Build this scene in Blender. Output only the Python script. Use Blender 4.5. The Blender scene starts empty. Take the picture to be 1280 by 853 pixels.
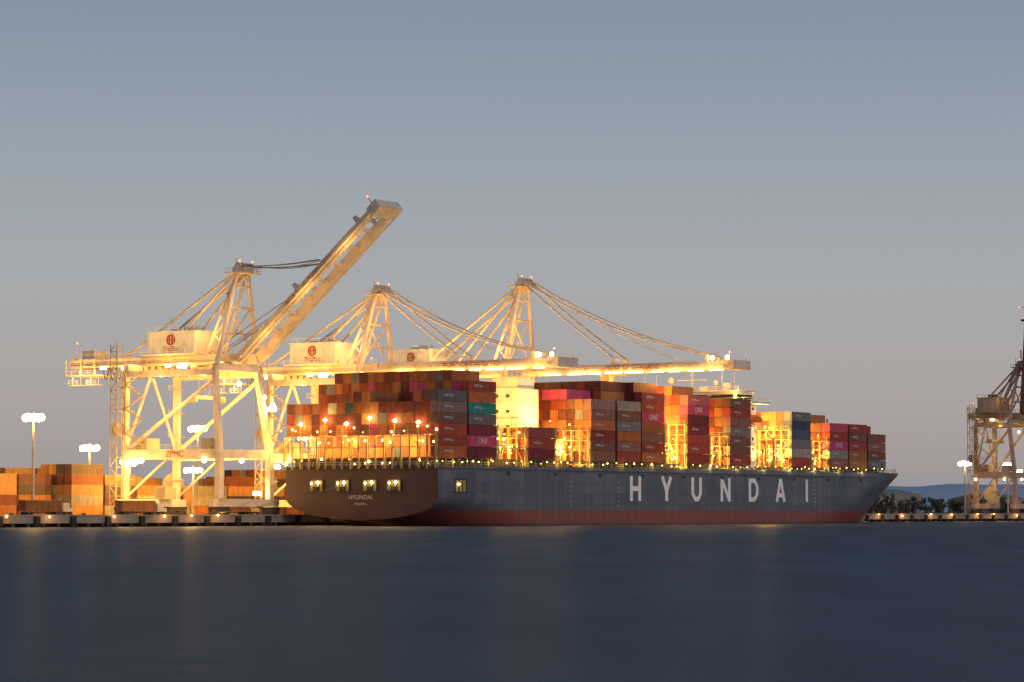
import bpy, math, random
import numpy as np
from mathutils import Vector, Matrix
random.seed(7)
rnd=random.random
TH=math.radians(57.0); CT,ST=math.cos(TH),math.sin(TH)
S0=Vector((-17.7,692.0,0.0))
scene=bpy.context.scene
COL=scene.collection

def W(a,b,z=0.0):
    return Vector((S0.x+a*CT-b*ST, S0.y+a*ST+b*CT, z))

# ------------------------------------------------------------ materials
def newmat(name):
    m=bpy.data.materials.new(name); m.use_nodes=True
    return m, m.node_tree.nodes, m.node_tree.links
def paint(name,col,rough=0.6,var=0.25,scale=0.35,metal=0.0,streak=False,dirt=(0.12,0.07,0.04),dirt_amt=0.35,bump=0.0):
    m,N,L=newmat(name); P=N['Principled BSDF']
    P.inputs['Roughness'].default_value=rough; P.inputs['Metallic'].default_value=metal
    P.inputs['Specular IOR Level'].default_value=0.3
    tc=N.new('ShaderNodeTexCoord'); mp=N.new('ShaderNodeMapping')
    if streak: mp.inputs['Scale'].default_value=(1,1,0.12)
    L.new(tc.outputs['Object'],mp.inputs['Vector'])
    n=N.new('ShaderNodeTexNoise'); n.inputs['Scale'].default_value=scale; n.inputs['Detail'].default_value=8; n.inputs['Roughness'].default_value=0.65
    L.new(mp.outputs['Vector'],n.inputs['Vector'])
    r=N.new('ShaderNodeValToRGB'); r.color_ramp.elements[0].position=0.48; r.color_ramp.elements[1].position=0.75
    r.color_ramp.elements[0].color=(0,0,0,1); r.color_ramp.elements[1].color=(dirt_amt,)*3+(1,)
    L.new(n.outputs['Fac'],r.inputs['Fac'])
    mx=N.new('ShaderNodeMix'); mx.data_type='RGBA'
    mx.inputs[6].default_value=(*col,1); mx.inputs[7].default_value=(*dirt,1)
    L.new(r.outputs['Color'],mx.inputs[0]); L.new(mx.outputs[2],P.inputs['Base Color'])
    if bump:
        b=N.new('ShaderNodeBump'); b.inputs['Strength'].default_value=bump; L.new(n.outputs['Fac'],b.inputs['Height']); L.new(b.outputs['Normal'],P.inputs['Normal'])
    return m
def emis(name,col,s):
    m,N,L=newmat(name); N.remove(N['Principled BSDF'])
    e=N.new('ShaderNodeEmission'); e.inputs['Color'].default_value=(*col,1); e.inputs['Strength'].default_value=s
    L.new(e.outputs[0],N['Material Output'].inputs[0])
    m.cycles.emission_sampling='NONE'
    return m
def vcol(name,rough=0.6):
    m,N,L=newmat(name); P=N['Principled BSDF']; P.inputs['Roughness'].default_value=rough; P.inputs['Specular IOR Level'].default_value=0.25
    at=N.new('ShaderNodeAttribute'); at.attribute_name='Col'
    tc=N.new('ShaderNodeTexCoord'); n=N.new('ShaderNodeTexNoise'); n.inputs['Scale'].default_value=0.9; n.inputs['Detail'].default_value=8; n.inputs['Roughness'].default_value=0.7
    mp=N.new('ShaderNodeMapping'); mp.inputs['Scale'].default_value=(1,1,0.35)
    L.new(tc.outputs['Object'],mp.inputs['Vector']); L.new(mp.outputs['Vector'],n.inputs['Vector'])
    mr=N.new('ShaderNodeMapRange'); mr.inputs[1].default_value=0.3; mr.inputs[2].default_value=0.7; mr.inputs[3].default_value=0.55; mr.inputs[4].default_value=1.15
    L.new(n.outputs['Fac'],mr.inputs[0])
    mx=N.new('ShaderNodeMix'); mx.data_type='RGBA'; mx.blend_type='MULTIPLY'; mx.inputs[0].default_value=1
    L.new(at.outputs['Color'],mx.inputs[6]); L.new(mr.outputs[0],mx.inputs[7]); L.new(mx.outputs[2],P.inputs['Base Color'])
    return m
M_white=paint('crane_cream_paint',(0.72,0.60,0.46),0.5,scale=0.25,dirt_amt=0.55,dirt=(0.3,0.16,0.09))
M_shipwhite=paint('ship_white_paint',(0.75,0.72,0.64),0.5,dirt_amt=0.3)
M_steel=paint('galvanised_steel',(0.36,0.29,0.21),0.55,scale=1.0)
M_dark=paint('dark_steel',(0.05,0.045,0.04),0.6)
M_cable=paint('wire_rope',(0.16,0.13,0.11),0.6)
M_rust=paint('red_oxide_crane_paint',(0.13,0.065,0.045),0.6,dirt_amt=0.6)
M_pale=paint('pale_grey_crane_paint',(0.36,0.28,0.23),0.6,dirt_amt=0.7,dirt=(0.2,0.09,0.05))
M_lash=paint('lashing_frame_paint',(0.36,0.29,0.12),0.6,scale=1.2)
M_deck=paint('deck_paint',(0.12,0.06,0.045),0.7)
M_conc=paint('concrete',(0.26,0.24,0.21),0.85,scale=0.2,dirt=(0.07,0.06,0.05),dirt_amt=0.7,bump=0.3)
M_asph=paint('asphalt',(0.06,0.058,0.055),0.85,scale=0.06,dirt=(0.11,0.1,0.09),dirt_amt=0.6,bump=0.2)
M_rubber=paint('fender_rubber',(0.02,0.02,0.02),0.8)
M_letter=paint('white_hull_letter_paint',(0.80,0.81,0.82),0.5,scale=0.6,dirt_amt=0.3)
M_logo=paint('logo_paint',(0.6,0.57,0.54),0.5)
M_redlab=paint('red_label_paint',(0.42,0.08,0.03),0.5)
M_cont=vcol('container_paint')
M_warm=emis('sodium_lamp_glass',(1.0,0.68,0.18),12)
M_hot=emis('flood_lamp_glass',(1.0,0.76,0.34),40)
M_strip=emis('boom_light_strip',(1.0,0.68,0.22),9)
M_green=emis('passage_lamp_glass',(0.85,0.80,0.20),5)
M_red=emis('red_beacon_glass',(1.0,0.12,0.05),8)
M_win=emis('lit_window_glass',(1.0,0.66,0.18),2.5)
M_dkwin=paint('dark_glass',(0.02,0.025,0.03),0.15)

def hullmat():
    m,N,L=newmat('hull_paint'); P=N['Principled BSDF']; P.inputs['Roughness'].default_value=0.42; P.inputs['Specular IOR Level'].default_value=0.4
    tc=N.new('ShaderNodeTexCoord'); sx=N.new('ShaderNodeSeparateXYZ'); L.new(tc.outputs['Object'],sx.inputs[0])
    def noise(scale,sc,det=8):
        mp=N.new('ShaderNodeMapping'); mp.inputs['Scale'].default_value=sc; L.new(tc.outputs['Object'],mp.inputs['Vector'])
        n=N.new('ShaderNodeTexNoise'); n.inputs['Scale'].default_value=scale; n.inputs['Detail'].default_value=det; n.inputs['Roughness'].default_value=0.65
        L.new(mp.outputs['Vector'],n.inputs['Vector']); return n
    def ramp(src,p0,c0,p1,c1):
        r=N.new('ShaderNodeValToRGB'); e=r.color_ramp.elements; e[0].position=p0; e[0].color=c0; e[1].position=p1; e[1].color=c1; L.new(src,r.inputs['Fac']); return r
    def mix(f,a,b,bt='MIX'):
        x=N.new('ShaderNodeMix'); x.data_type='RGBA'; x.blend_type=bt
        if isinstance(f,float): x.inputs[0].default_value=f
        else: L.new(f,x.inputs[0])
        for s,i in ((a,6),(b,7)):
            if isinstance(s,tuple): x.inputs[i].default_value=s
            else: L.new(s,x.inputs[i])
        return x.outputs[2]
    big=noise(0.05,(1,1,1.5)); st=noise(0.5,(1,1,0.06)); fine=noise(0.8,(0.5,1,1))
    base=mix(ramp(big.outputs['Fac'],.35,(0,0,0,1),.7,(1,1,1,1)).outputs[0],(0.070,0.088,0.125,1),(0.11,0.128,0.165,1))
    base=mix(ramp(st.outputs['Fac'],.46,(0,0,0,1),.72,(.8,.8,.8,1)).outputs[0],base,(0.18,0.155,0.145,1))
    pl=N.new('ShaderNodeTexBrick'); pl.inputs['Scale'].default_value=0.1; pl.inputs['Mortar Size'].default_value=0.008; pl.inputs['Brick Width'].default_value=1.1; pl.inputs['Row Height'].default_value=0.27
    pl.inputs['Color1'].default_value=(0.84,0.84,0.86,1); pl.inputs['Color2'].default_value=(1.12,1.12,1.12,1); pl.inputs['Mortar'].default_value=(0.7,0.7,0.7,1)
    sw=N.new('ShaderNodeCombineXYZ'); L.new(sx.outputs['X'],sw.inputs[0]); L.new(sx.outputs['Z'],sw.inputs[1]); L.new(sw.outputs[0],pl.inputs['Vector'])
    base=mix(1.0,base,pl.outputs['Color'],'MULTIPLY')
    red=mix(ramp(fine.outputs['Fac'],.35,(0,0,0,1),.65,(1,1,1,1)).outputs[0],(0.27,0.045,0.035,1),(0.15,0.065,0.05,1))
    red=mix(ramp(st.outputs['Fac'],.45,(0,0,0,1),.7,(.5,.5,.5,1)).outputs[0],red,(0.22,0.13,0.10,1))
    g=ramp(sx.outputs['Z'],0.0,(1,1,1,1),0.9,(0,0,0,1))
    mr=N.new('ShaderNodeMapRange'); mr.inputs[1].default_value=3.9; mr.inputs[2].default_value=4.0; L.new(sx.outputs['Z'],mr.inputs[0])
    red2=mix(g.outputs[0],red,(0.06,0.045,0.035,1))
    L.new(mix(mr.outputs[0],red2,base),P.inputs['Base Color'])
    bp=N.new('ShaderNodeBump'); bp.inputs['Strength'].default_value=0.25; bp.inputs['Distance'].default_value=0.3
    L.new(big.outputs['Fac'],bp.inputs['Height']); L.new(bp.outputs['Normal'],P.inputs['Normal'])
    return m
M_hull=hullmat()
M_transom=paint('transom_warm_shade',(0.075,0.034,0.036),0.55,scale=0.12,dirt=(0.045,0.035,0.038),dirt_amt=0.8)  # shade and warm lamplight on the stern are put into this colour

# ------------------------------------------------------------ mesh builder
BF=[(0,3,2,1),(4,5,6,7),(0,1,5,4),(1,2,6,5),(2,3,7,6),(3,0,4,7)]
class MB:
    def __init__(s): s.v=[]; s.f=[]
    def hexa(s,pts):
        n=len(s.v); s.v+= [tuple(p) for p in pts]; s.f+=[tuple(n+i for i in f) for f in BF]
    def box(s,x0,x1,y0,y1,z0,z1):
        s.hexa([(x0,y0,z0),(x1,y0,z0),(x1,y1,z0),(x0,y1,z0),(x0,y0,z1),(x1,y0,z1),(x1,y1,z1),(x0,y1,z1)])
    def beam(s,p,q,w=0.5,h=None,w2=None,h2=None):
        h=h or w; w2=w2 or w; h2=h2 or h
        p=Vector(p); q=Vector(q); d=(q-p).normalized()
        up=Vector((0,0,1)) if abs(d.z)<0.95 else Vector((0,1,0))
        sd=d.cross(up).normalized(); u=sd.cross(d)
        P=[]
        for c,ww,hh in ((p,w,h),(q,w2,h2)):
            for i,j in ((-1,-1),(1,-1),(1,1),(-1,1)): P.append(c+sd*(i*ww/2)+u*(j*hh/2))
        s.hexa(P)
    def cyl(s,p,q,r,r2=None,n=8,cap=True):
        r2=r if r2 is None else r2
        p=Vector(p); q=Vector(q); d=(q-p).normalized()
        up=Vector((0,0,1)) if abs(d.z)<0.95 else Vector((0,1,0))
        sd=d.cross(up).normalized(); u=sd.cross(d); b=len(s.v)
        for c,rr in ((p,r),(q,r2)):
            for i in range(n):
                a=2*math.pi*i/n; s.v.append(tuple(c+sd*(rr*math.cos(a))+u*(rr*math.sin(a))))
        for i in range(n): j=(i+1)%n; s.f.append((b+i,b+j,b+n+j,b+n+i))
        if cap: s.f.append(tuple(b+i for i in reversed(range(n)))); s.f.append(tuple(b+n+i for i in range(n)))
    def rope(s,p,q,r=0.12,sag=0.0,n=8):
        p=Vector(p); q=Vector(q); pr=p
        for i in range(1,n+1):
            t=i/n; c=p.lerp(q,t); c.z-=sag*4*t*(1-t); s.cyl(pr,c,r,n=5,cap=False); pr=c
    def rail(s,p,q,h=1.1,sp=2.5,t=0.09):
        p=Vector(p); q=Vector(q); L=(q-p).length; n=max(1,int(L/sp)); z=Vector((0,0,h))
        s.beam(p+z,q+z,t); s.beam(p+z*.5,q+z*.5,t*.8)
        for i in range(n+1): c=p.lerp(q,i/n); s.beam(c,c+z,t)
    def ball(s,c,r):
        b=len(s.v); c=Vector(c); R=5
        s.v.append(tuple(c+Vector((0,0,r))))
        for k in range(1,4):
            ph=math.pi*k/4
            for i in range(R*1+1):
                a=2*math.pi*i/(R+1); s.v.append(tuple(c+Vector((r*math.sin(ph)*math.cos(a),r*math.sin(ph)*math.sin(a),r*math.cos(ph)))))
        s.v.append(tuple(c-Vector((0,0,r)))); m=R+1; last=b+1+3*m
        for i in range(m):
            j=(i+1)%m
            s.f.append((b,b+1+i,b+1+j)); s.f.append((last,b+1+2*m+j,b+1+2*m+i))
            for k in range(2): s.f.append((b+1+k*m+i,b+1+(k+1)*m+i,b+1+(k+1)*m+j,b+1+k*m+j))
    def obj(s,name,mat,parent=None,smooth=False):
        me=bpy.data.meshes.new(name); me.from_pydata(s.v,[],s.f); me.update()
        if mat: me.materials.append(mat)
        if smooth: me.shade_smooth()
        o=bpy.data.objects.new(name,me); COL.objects.link(o)
        if parent: o.parent=parent
        return o
def empty(name,loc,rot=0.0):
    e=bpy.data.objects.new(name,None); e.empty_display_size=2; e.location=loc; e.rotation_euler=(0,0,rot); COL.objects.link(e); return e
def text(body,name,size,parent,loc,xd,yd,mat,extr=0.02,align='CENTER',data=None):
    if data is None:
        data=bpy.data.curves.new(name,'FONT'); data.body=body; data.size=size; data.extrude=extr; data.align_x=align; data.align_y='CENTER'; data.offset=0.0
        data.materials.append(mat)
    o=bpy.data.objects.new(name,data); COL.objects.link(o)
    xd=Vector(xd).normalized(); yd=Vector(yd).normalized(); zd=xd.cross(yd)
    M=Matrix((xd,yd,zd)).transposed().to_4x4(); M.translation=Vector(loc)
    o.parent=parent; o.matrix_local=M; return o
LC=(1.0,0.53,0.10)
def plight(name,loc,power,parent=None,col=LC,r=0.5):
    l=bpy.data.lights.new(name,'POINT'); l.energy=power; l.color=col; l.shadow_soft_size=r
    o=bpy.data.objects.new(name,l); o.location=loc; COL.objects.link(o)
    if parent: o.parent=parent
    return o

# ------------------------------------------------------------ containers
PAL=[((0.30,0.055,0.03),7),((0.38,0.12,0.04),5),((0.17,0.04,0.033),7),((0.42,0.17,0.06),3),((0.22,0.19,0.18),1.0),((0.06,0.08,0.12),0.5),((0.04,0.2,0.16),0.3),((0.42,0.05,0.13),0.9),((0.25,0.10,0.065),5),((0.42,0.36,0.29),0.4)]
PC=[p[0] for p in PAL]; PW=[p[1] for p in PAL]
def pick(): return random.choices(PC,PW)[0]
def tmpl(ends=True,side=True,ln=12.19,wd=2.44,ht=2.6):
    m=MB(); e=0.06
    m.box(e,ln-e,e,wd-e,e,ht-e)
    t=0.16
    for y in (0,wd-t):
        m.box(t,ln-t,y,y+t,0,t); m.box(t,ln-t,y,y+t,ht-t,ht)
        for x in (0,ln-t): m.box(x,x+t,y,y+t,0,ht)
    if ends:
        for x in (0,ln-t):
            m.box(x,x+t,t,wd-t,0,t); m.box(x,x+t,t,wd-t,ht-t,ht)
        for yy in (0.42,0.85,1.53,1.96): m.box(0.0,0.06,yy-.035,yy+.035,t,ht-t)
        m.box(0.045,0.065,1.19,1.25,t,ht-t)
    if side:
        n=20
        for i in range(n):
            x=t+0.2+i*(ln-2*t-0.4)/n; m.box(x,x+0.28,0.015,0.06,t,ht-t)
    return np.array(m.v),np.array(m.f)
T_full=tmpl(); T_end=tmpl(True,False)
class CB:
    def __init__(s): s.v=[];s.f=[];s.c=[];s.n=0
    def add(s,T,x,y,z,col,sx=1.0):
        v,f=T; v=v*np.array((sx,1,1))+np.array((x,y,z)); s.v.append(v); s.f.append(f+s.n); s.n+=len(v)
        k=random.uniform(0.75,1.2); c=np.array((col[0]*k,col[1]*k,col[2]*k,1.0)); s.c.append(np.tile(c,(len(f)*4,1)))
    def obj(s,name,parent=None):
        V=np.concatenate(s.v); F=np.concatenate(s.f); C=np.concatenate(s.c)
        me=bpy.data.meshes.new(name); me.from_pydata(V.tolist(),[],F.tolist()); me.update()
        at=me.color_attributes.new('Col','FLOAT_COLOR','CORNER'); at.data.foreach_set('color',C.astype(np.float32).ravel())
        me.materials.append(M_cont)
        o=bpy.data.objects.new(name,me); COL.objects.link(o)
        if parent: o.parent=parent
        return o

# ============================================================ SHIP
ship=empty('container_ship',S0,TH)
B=46.0; HB=23.0; LS=291.0
def sm(x): x=max(0,min(1,x)); return x*x*(3-2*x)
def ztop(a): return 14.5+min(max(a,0)/150,1.0)+max(0,(a-255)/36)*0.8
def ae(z): return 274+17*(max(z,0)/16)**1.25
def af(z): return 188+55*min(1,max(z,0)/15)**0.8
def hbf(a,z):
    zb=1.4-13*sm(a/50); H=6.5+6.5*math.sin(math.pi*min(1,a/75)); u=max(0,min(1,(z-zb)/H))
    h=HB*(1-(1-u)**2.6)**0.55
    A0=af(z);E=ae(z)
    if a>A0: h*=max(0,1-((a-A0)/(E-A0))**2.1)
    return h
def build_hull():
    NS=100; NZ=22; v=[];f=[]
    svals=[ (i/NS) for i in range(NS+1)]
    W2=2*NZ+2
    for s in svals:
        zt=ztop(s*LS); zb=max(1.4-13*sm(s*LS/50),-3)
        side=[]
        for k in range(NZ+1):
            z=zb+(zt-zb)*(k/NZ)**1.15; a=s*ae(z); side.append((a,hbf(a,z),z))
        for k in range(NZ,-1,-1): a,h,z=side[k]; v.append((a,HB-h,z))
        for k in range(NZ+1): a,h,z=side[k]; v.append((a,HB+h,z))
    for i in range(NS):
        for k in range(W2-1):
            p=i*W2+k; f.append((p,p+1,p+W2+1,p+W2))
    me=bpy.data.meshes.new('hull'); me.from_pydata(v,[],f); me.materials.append(M_hull); me.shade_smooth()
    o=bpy.data.objects.new('hull',me); COL.objects.link(o); o.parent=ship
    tv=[(x-0.0,y,z) for x,y,z in v[:W2]]
    me=bpy.data.meshes.new('transom'); me.from_pydata(tv,[],[tuple(range(W2))]); me.materials.append(M_transom)
    o=bpy.data.objects.new('transom',me); COL.objects.link(o); o.parent=ship
    dv=[];df=[]
    for i,s in enumerate(svals):
        zt=ztop(s*LS)-0.9; a=s*ae(zt); h=max(hbf(a,zt)-0.05,0); dv+=[(a,HB-h,zt),(a,HB+h,zt)]
        if i<NS: n=2*i; df.append((n,n+1,n+3,n+2))
    me=bpy.data.meshes.new('main_deck'); me.from_pydata(dv,[],df); me.materials.append(M_deck)
    o=bpy.data.objects.new('main_deck',me); COL.objects.link(o); o.parent=ship
build_hull()
m=MB()
for i in range(10):
    t0=i/10;t1=(i+1)/10
    r0=2.2*math.sqrt(max(0,1-t0**2));r1=2.2*math.sqrt(max(0,1-t1**2))
    m.cyl((268+12*t0,HB,-0.6),(268+12*t1,HB,-0.6),max(r0,.05),max(r1,.05),n=14,cap=False)
m.obj('bulbous_bow',M_hull,ship,True)

def letters():
    m=MB(); h0,h1=6.4,13.0; t=1.45; y=-0.06
    def st(p,q,w=t):
        p=Vector((p[0],0,p[1]));q=Vector((q[0],0,q[1])); d=(q-p).normalized(); nn=Vector((-d.z,0,d.x))*(w/2)
        n=len(m.v)
        pts=[p-nn,q-nn,q+nn,p+nn]
        for yy in (y,y+0.03):
            for c in pts: m.v.append((c.x,yy,c.z))
        m.f+= [tuple(n+i for i in fc) for fc in BF]
    w=5.8
    def x(i): return 90.1+i*16.6
    a=x(0); st((a+t/2,h0),(a+t/2,h1)); st((a+w-t/2,h0),(a+w-t/2,h1)); st((a+t,9.7),(a+w-t,9.7),1.3)
    a=x(1); c=a+w/2; st((c,h0),(c,9.6),1.5); st((c-.1,9.3),(a+.6,h1),1.4); st((c+.1,9.31),(a+w-.6,h1),1.4)
    a=x(2); st((a+t/2,8.0),(a+t/2,h1)); st((a+w-t/2,8.0),(a+w-t/2,h1)); st((a+t*.62,8.3),(a+2.1,h0+.62),1.3); st((a+w-t*.62,8.3),(a+w-2.1,h0+.62),1.3); st((a+1.8,h0+.62),(a+w-1.8,h0+.62),1.25)
    a=x(3); st((a+t/2,h0),(a+t/2,h1)); st((a+w-t/2,h0),(a+w-t/2,h1)); st((a+t*.6,h1-.4),(a+w-t*.6,h0+.4),1.3)
    a=x(4); st((a+t/2,h0),(a+t/2,h1)); st((a+t,h1-.62),(a+3.8,h1-.62),1.25); st((a+t,h0+.62),(a+3.8,h0+.62),1.25); st((a+w-t/2,8.2),(a+w-t/2,11.2)); st((a+3.5,h1-.62),(a+w-t*.6,11.0),1.3); st((a+3.5,h0+.62),(a+w-t*.6,8.4),1.3)
    a=x(5); c=a+w/2; st((a+.5,h0),(c-.1,h1),1.4); st((a+w-.5,h0),(c+.1,h1),1.4); st((a+1.5,8.3),(a+w-1.5,8.3),1.2)
    a=x(6); st((a+w/2,h0),(a+w/2,h1))
    for i in range(len(m.v)//8):
        for k in range(8):
            X,Y,Z=m.v[i*8+k]; m.v[i*8+k]=(X,Y-0.003*(i%6),Z)
    m.obj('hull_lettering',M_letter,ship)
letters()
text('HYUNDAI','stern_name_lettering',1.6,ship,(-0.08,23,7.0),(0,-1,0),(0,0,1),M_logo)
text('PANAMA','stern_port_lettering',0.9,ship,(-0.08,23,5.4),(0,-1,0),(0,0,1),M_logo)

fr=MB(); inn=MB(); lampg=MB(); dk=MB()
for b in (13,20.2,28.5,36.5):
    z0,z1=8.6,11.2; w=4.0
    inn.box(-0.05,0.02,b-w/2,b+w/2,z0,z1)
    fr.box(-0.28,-0.06,b-w/2-.2,b+w/2+.2,z1,z1+.22); fr.box(-0.28,-0.06,b-w/2-.2,b+w/2+.2,z0-.22,z0)
    fr.box(-0.28,-0.06,b-w/2-.22,b-w/2,z0,z1); fr.box(-0.28,-0.06,b+w/2,b+w/2+.22,z0,z1)
    for dx in (-0.9,0.0,0.9): fr.box(-0.2,-0.06,b+dx-.1,b+dx+.1,z0,z1)
    for dx in (-.5,.5): dk.cyl((-0.2,b+dx,z0),(-0.2,b+dx,z0+1.1),0.3)
    lampg.ball((-0.35,b-.7,z1-.5),0.33); lampg.ball((-0.35,b+1.2,z1-.7),0.22)
    plight('mooring_deck_lamp',(-0.9,b,z1-.4),80,ship,(1,.66,.14))
a0,w=7,5.0
inn.box(a0,a0+w,-0.04,0.03,8.4,11.2)
fr.box(a0-.2,a0+w+.2,-0.25,-0.05,11.2,11.45); fr.box(a0-.2,a0+w+.2,-0.25,-0.05,8.15,8.4)
for q in (0,1.6,3.2,4.8): fr.box(a0+q,a0+q+.2,-0.2,-0.05,8.4,11.2)
lampg.ball((a0+1.5,-0.35,10.2),0.2)
M_moor=paint('mooring_deck_interior',(0.4,0.3,0.09),0.6,scale=1.5)
inn.obj('mooring_deck_opening',M_moor,ship); fr.obj('mooring_opening_frames',M_dark,ship); dk.obj('mooring_bollards',M_dark,ship)

hd=MB()
for a in (60,84,198): 
    for z in (5,6.2,7.4,8.6,9.8,11): hd.box(a,a+.25,-0.07,-0.02,z,z+.35)
hd.obj('draught_marks',M_logo,ship)
hd=MB()
hd.box(0.5,240,-0.14,-0.01,13.9,14.15)
for a in range(30,235,22): hd.box(a,a+1.6,-0.1,-0.01,12.6,13.5)
hd.obj('hull_fairleads',M_dark,ship)
ml=MB()
for b,z,tb,ta in ((36.5,10,49,-28),(28.5,10,49,-34),(44,14,49,-22)): ml.rope((-.3,b,z),(ta,tb,3.0),.06,sag=1.5,n=10)
ml.rope((280,26,15),(330,49,3.0),.06,sag=1.5,n=10); ml.rope((282,25,15),(340,49,3.0),.06,sag=1.5,n=10)
ml.obj('mooring_lines',M_cable,ship)

co=MB(); ps=MB(); pl=MB()
BAYS=[0.2,13.2,26.3,40.2,54,70.5,83.8,96.6,109.2,121.5,133.8,145.9,171.5,183.4,195.6,208.0,221.2,234.4]
for a in BAYS:
    co.box(a,a+12.1,2.7,B-2.7,13.5,16.3)
    co.box(a,a+12.1,0.2,B-0.2,16.32,16.7) if a not in (26.3,54,109.2,133.8,171.5,195.6) else co.box(a,a+12.1,2.7,B-2.7,16.32,16.7)
co.obj('hatch_covers',M_deck,ship)
a=0.5
while a<246:
    ps.beam((a,0.35,13.6),(a,0.35,16.4),0.28); 
    ps.beam((a,0.35,15.8),(a,2.6,15.8),0.2)
    a+=3.1
ps.rail((0.5,0.3,14.5),(244,0.3,15.5),h=1.15,sp=2.0,t=0.1)
for i in range(12): ps.beam((i*20+1,0.35,16.45),(i*20+18,0.35,16.45),0.25)
ps.obj('side_passage_stanchions',M_lash,ship)
a=2
while a<246:
    pl.ball((a,0.15,15.5+a*0.003+rnd()*.7),random.uniform(0.12,0.26)); a+=random.uniform(2.0,6.5)
pl.obj('side_passage_lamps',M_green,ship)
for a in range(6,246,16): plight('side_passage_lamp',(a,-0.5,15.6),110,ship,(1,0.75,0.2),0.2)
sr=MB(); sr.rail((-0.1,0.2,14.5),(-0.1,45.8,14.5),sp=2,t=.1); sr.rail((248,1.5,15.6),(270,7.8,16.0),sp=2,t=.1); sr.rail((270,7.8,16),(289,20,16.3),sp=2,t=.1); sr.obj('deck_railing',M_shipwhite,ship)

RW=2.55; TZ=2.70; Z0=16.8
cb=CB(); logo=[]
def bay(a,fn,start=lambda r:0,colmap=None):
    for r in range(18):
        top=fn(r); st=start(r)
        base=random.choice(PC[:4])
        for t in range(st,top):
            col=pick() if rnd()<0.65 else base
            if colmap and (r,t) in colmap: col=colmap[(r,t)]
            cb.add(T_full if r==0 else T_end,a,0.05+r*RW+random.uniform(-.03,.03),Z0+t*TZ,col)
            if r==0: logo.append((a,Z0+t*TZ,col))
R_=(0.38,0.07,0.045);O_=(0.5,0.15,0.05);Br=(0.27,0.12,0.085);G_=(0.19,0.175,0.18);Mg=(0.55,0.07,0.17);Te=(0.05,0.33,0.27);Ma=(0.24,0.04,0.055);Nv=(0.06,0.08,0.14)
def h(n0,n1,k=3): return lambda r:n0 if r<k else n1
bay(0.2,lambda r:6 if r<1 else (5 if r not in (1,2,8,9) else 6),lambda r:0 if r<1 else 2,{(0,0):O_,(0,1):R_,(0,2):R_,(0,3):Br,(0,4):(0.24,0.15,0.13),(0,5):G_})
bay(13.2,lambda r:7 if r<2 else (8 if r<16 else 7),None or (lambda r:0),{(0,0):Ma,(0,1):Mg,(0,2):Ma,(0,3):(0.25,0.2,0.18),(0,4):Te,(0,5):O_,(0,6):R_,(1,6):Mg,(5,6):Mg,(6,6):Mg,(11,6):Mg})
bay(40.2,lambda r:3 if r<3 else 0,colmap={(0,0):Ma,(0,1):R_,(0,2):(0.4,0.09,0.07)})
bay(70.5,lambda r:6 if r<3 else 7,colmap={(0,5):(0.4,0.2,0.17),(0,0):Br,(0,1):Br,(0,2):R_,(0,3):O_,(0,4):Br,(3,6):Mg,(4,6):Mg,(5,6):Mg})
bay(83.8,h(6,8,2),colmap={(0,5):(0.4,0.3,0.26),(0,4):Br,(0,3):G_,(0,2):O_,(0,1):Br,(0,0):R_})
bay(96.6,h(7,8,1),colmap={(0,4):Mg,(0,6):Ma,(0,0):O_,(0,1):R_,(0,5):R_,(0,2):Br})
bay(121.5,h(7,8,2),colmap={(0,5):Mg,(0,3):Ma,(0,6):(0.45,0.13,0.14),(0,2):R_,(0,1):R_,(0,0):R_})
bay(145.9,h(7,7,2),colmap={(0,6):Br,(0,5):R_,(0,4):Br,(0,3):(.3,.22,.2),(0,2):Br,(0,1):Br,(0,0):R_})
bay(183.4,h(6,6),colmap={(0,5):G_,(0,4):Nv,(0,3):(0.1,0.12,0.18),(0,2):G_,(0,1):(0.4,0.33,0.3),(0,0):R_})
bay(208.0,h(5,6),colmap={(0,4):(0.48,0.08,0.14),(0,3):R_,(0,2):Mg,(0,1):(.4,.33,.3),(0,0):Br})
bay(221.2,h(5,5),colmap={(0,4):R_,(0,3):Br,(0,2):R_})
bay(234.4,h(4,5,2),colmap={(0,2):Br,(0,0):G_,(0,3):Br})
cb.obj('deck_containers',ship)
dOne=None; dH=None
for a,z,c in logo:
    if c==Mg:
        o=text('ONE','container_logo',2.0,ship,(a+6.1,-0.02,z+1.3),(1,0,0),(0,0,1),M_logo,data=dOne); dOne=o.data
    elif rnd()<0.6:
        o=text('HMM line','container_logo.s',0.95,ship,(a+4.2,-0.02,z+1.35),(1,0,0),(0,0,1),M_logo,data=dH); dH=o.data

lb=MB(); ll=MB()
def lashing(a,top,w=1.0,b0=0.2,b1=45.8,dens=.2):
    n=18; lv=[14.5]
    z=19.4
    while z<top+0.1: lv.append(z); z+=2.7
    for i in range(n+1):
        b=b0+(b1-b0)*i/n
        lb.beam((a,b,14),(a,b,lv[-1]),0.36)
        if i%2==0: lb.beam((a+w,b,14),(a+w,b,lv[-1]),0.2)
    for zz in lv[1:]:
        lb.box(a,a+w,b0,b1,zz-.16,zz)
        lb.rail((a-.1,b0,zz),(a-.1,b1,zz),h=1.1,sp=2.55,t=.08)
        lb.beam((a,b0,zz),(a+w,b0,zz),0.3)
    for i in range(0,n,2):
        b=b0+(b1-b0)*i/n; b2=b0+(b1-b0)*(i+1)/n
        for k in range(len(lv)-1):
            if (i//2+k)%2==0: lb.beam((a+.1,b,lv[k]),(a+.1,b2,lv[k+1]),0.1)
    for i in range(0,n+1):
        for zz in lv:
            if rnd()<dens: ll.ball((a+.55,b0+(b1-b0)*(i+rnd())/n,zz+.6+1.5*rnd()),0.12+0.24*rnd())
lashing(-0.9,22.3,0.8,dens=.7)
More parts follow.
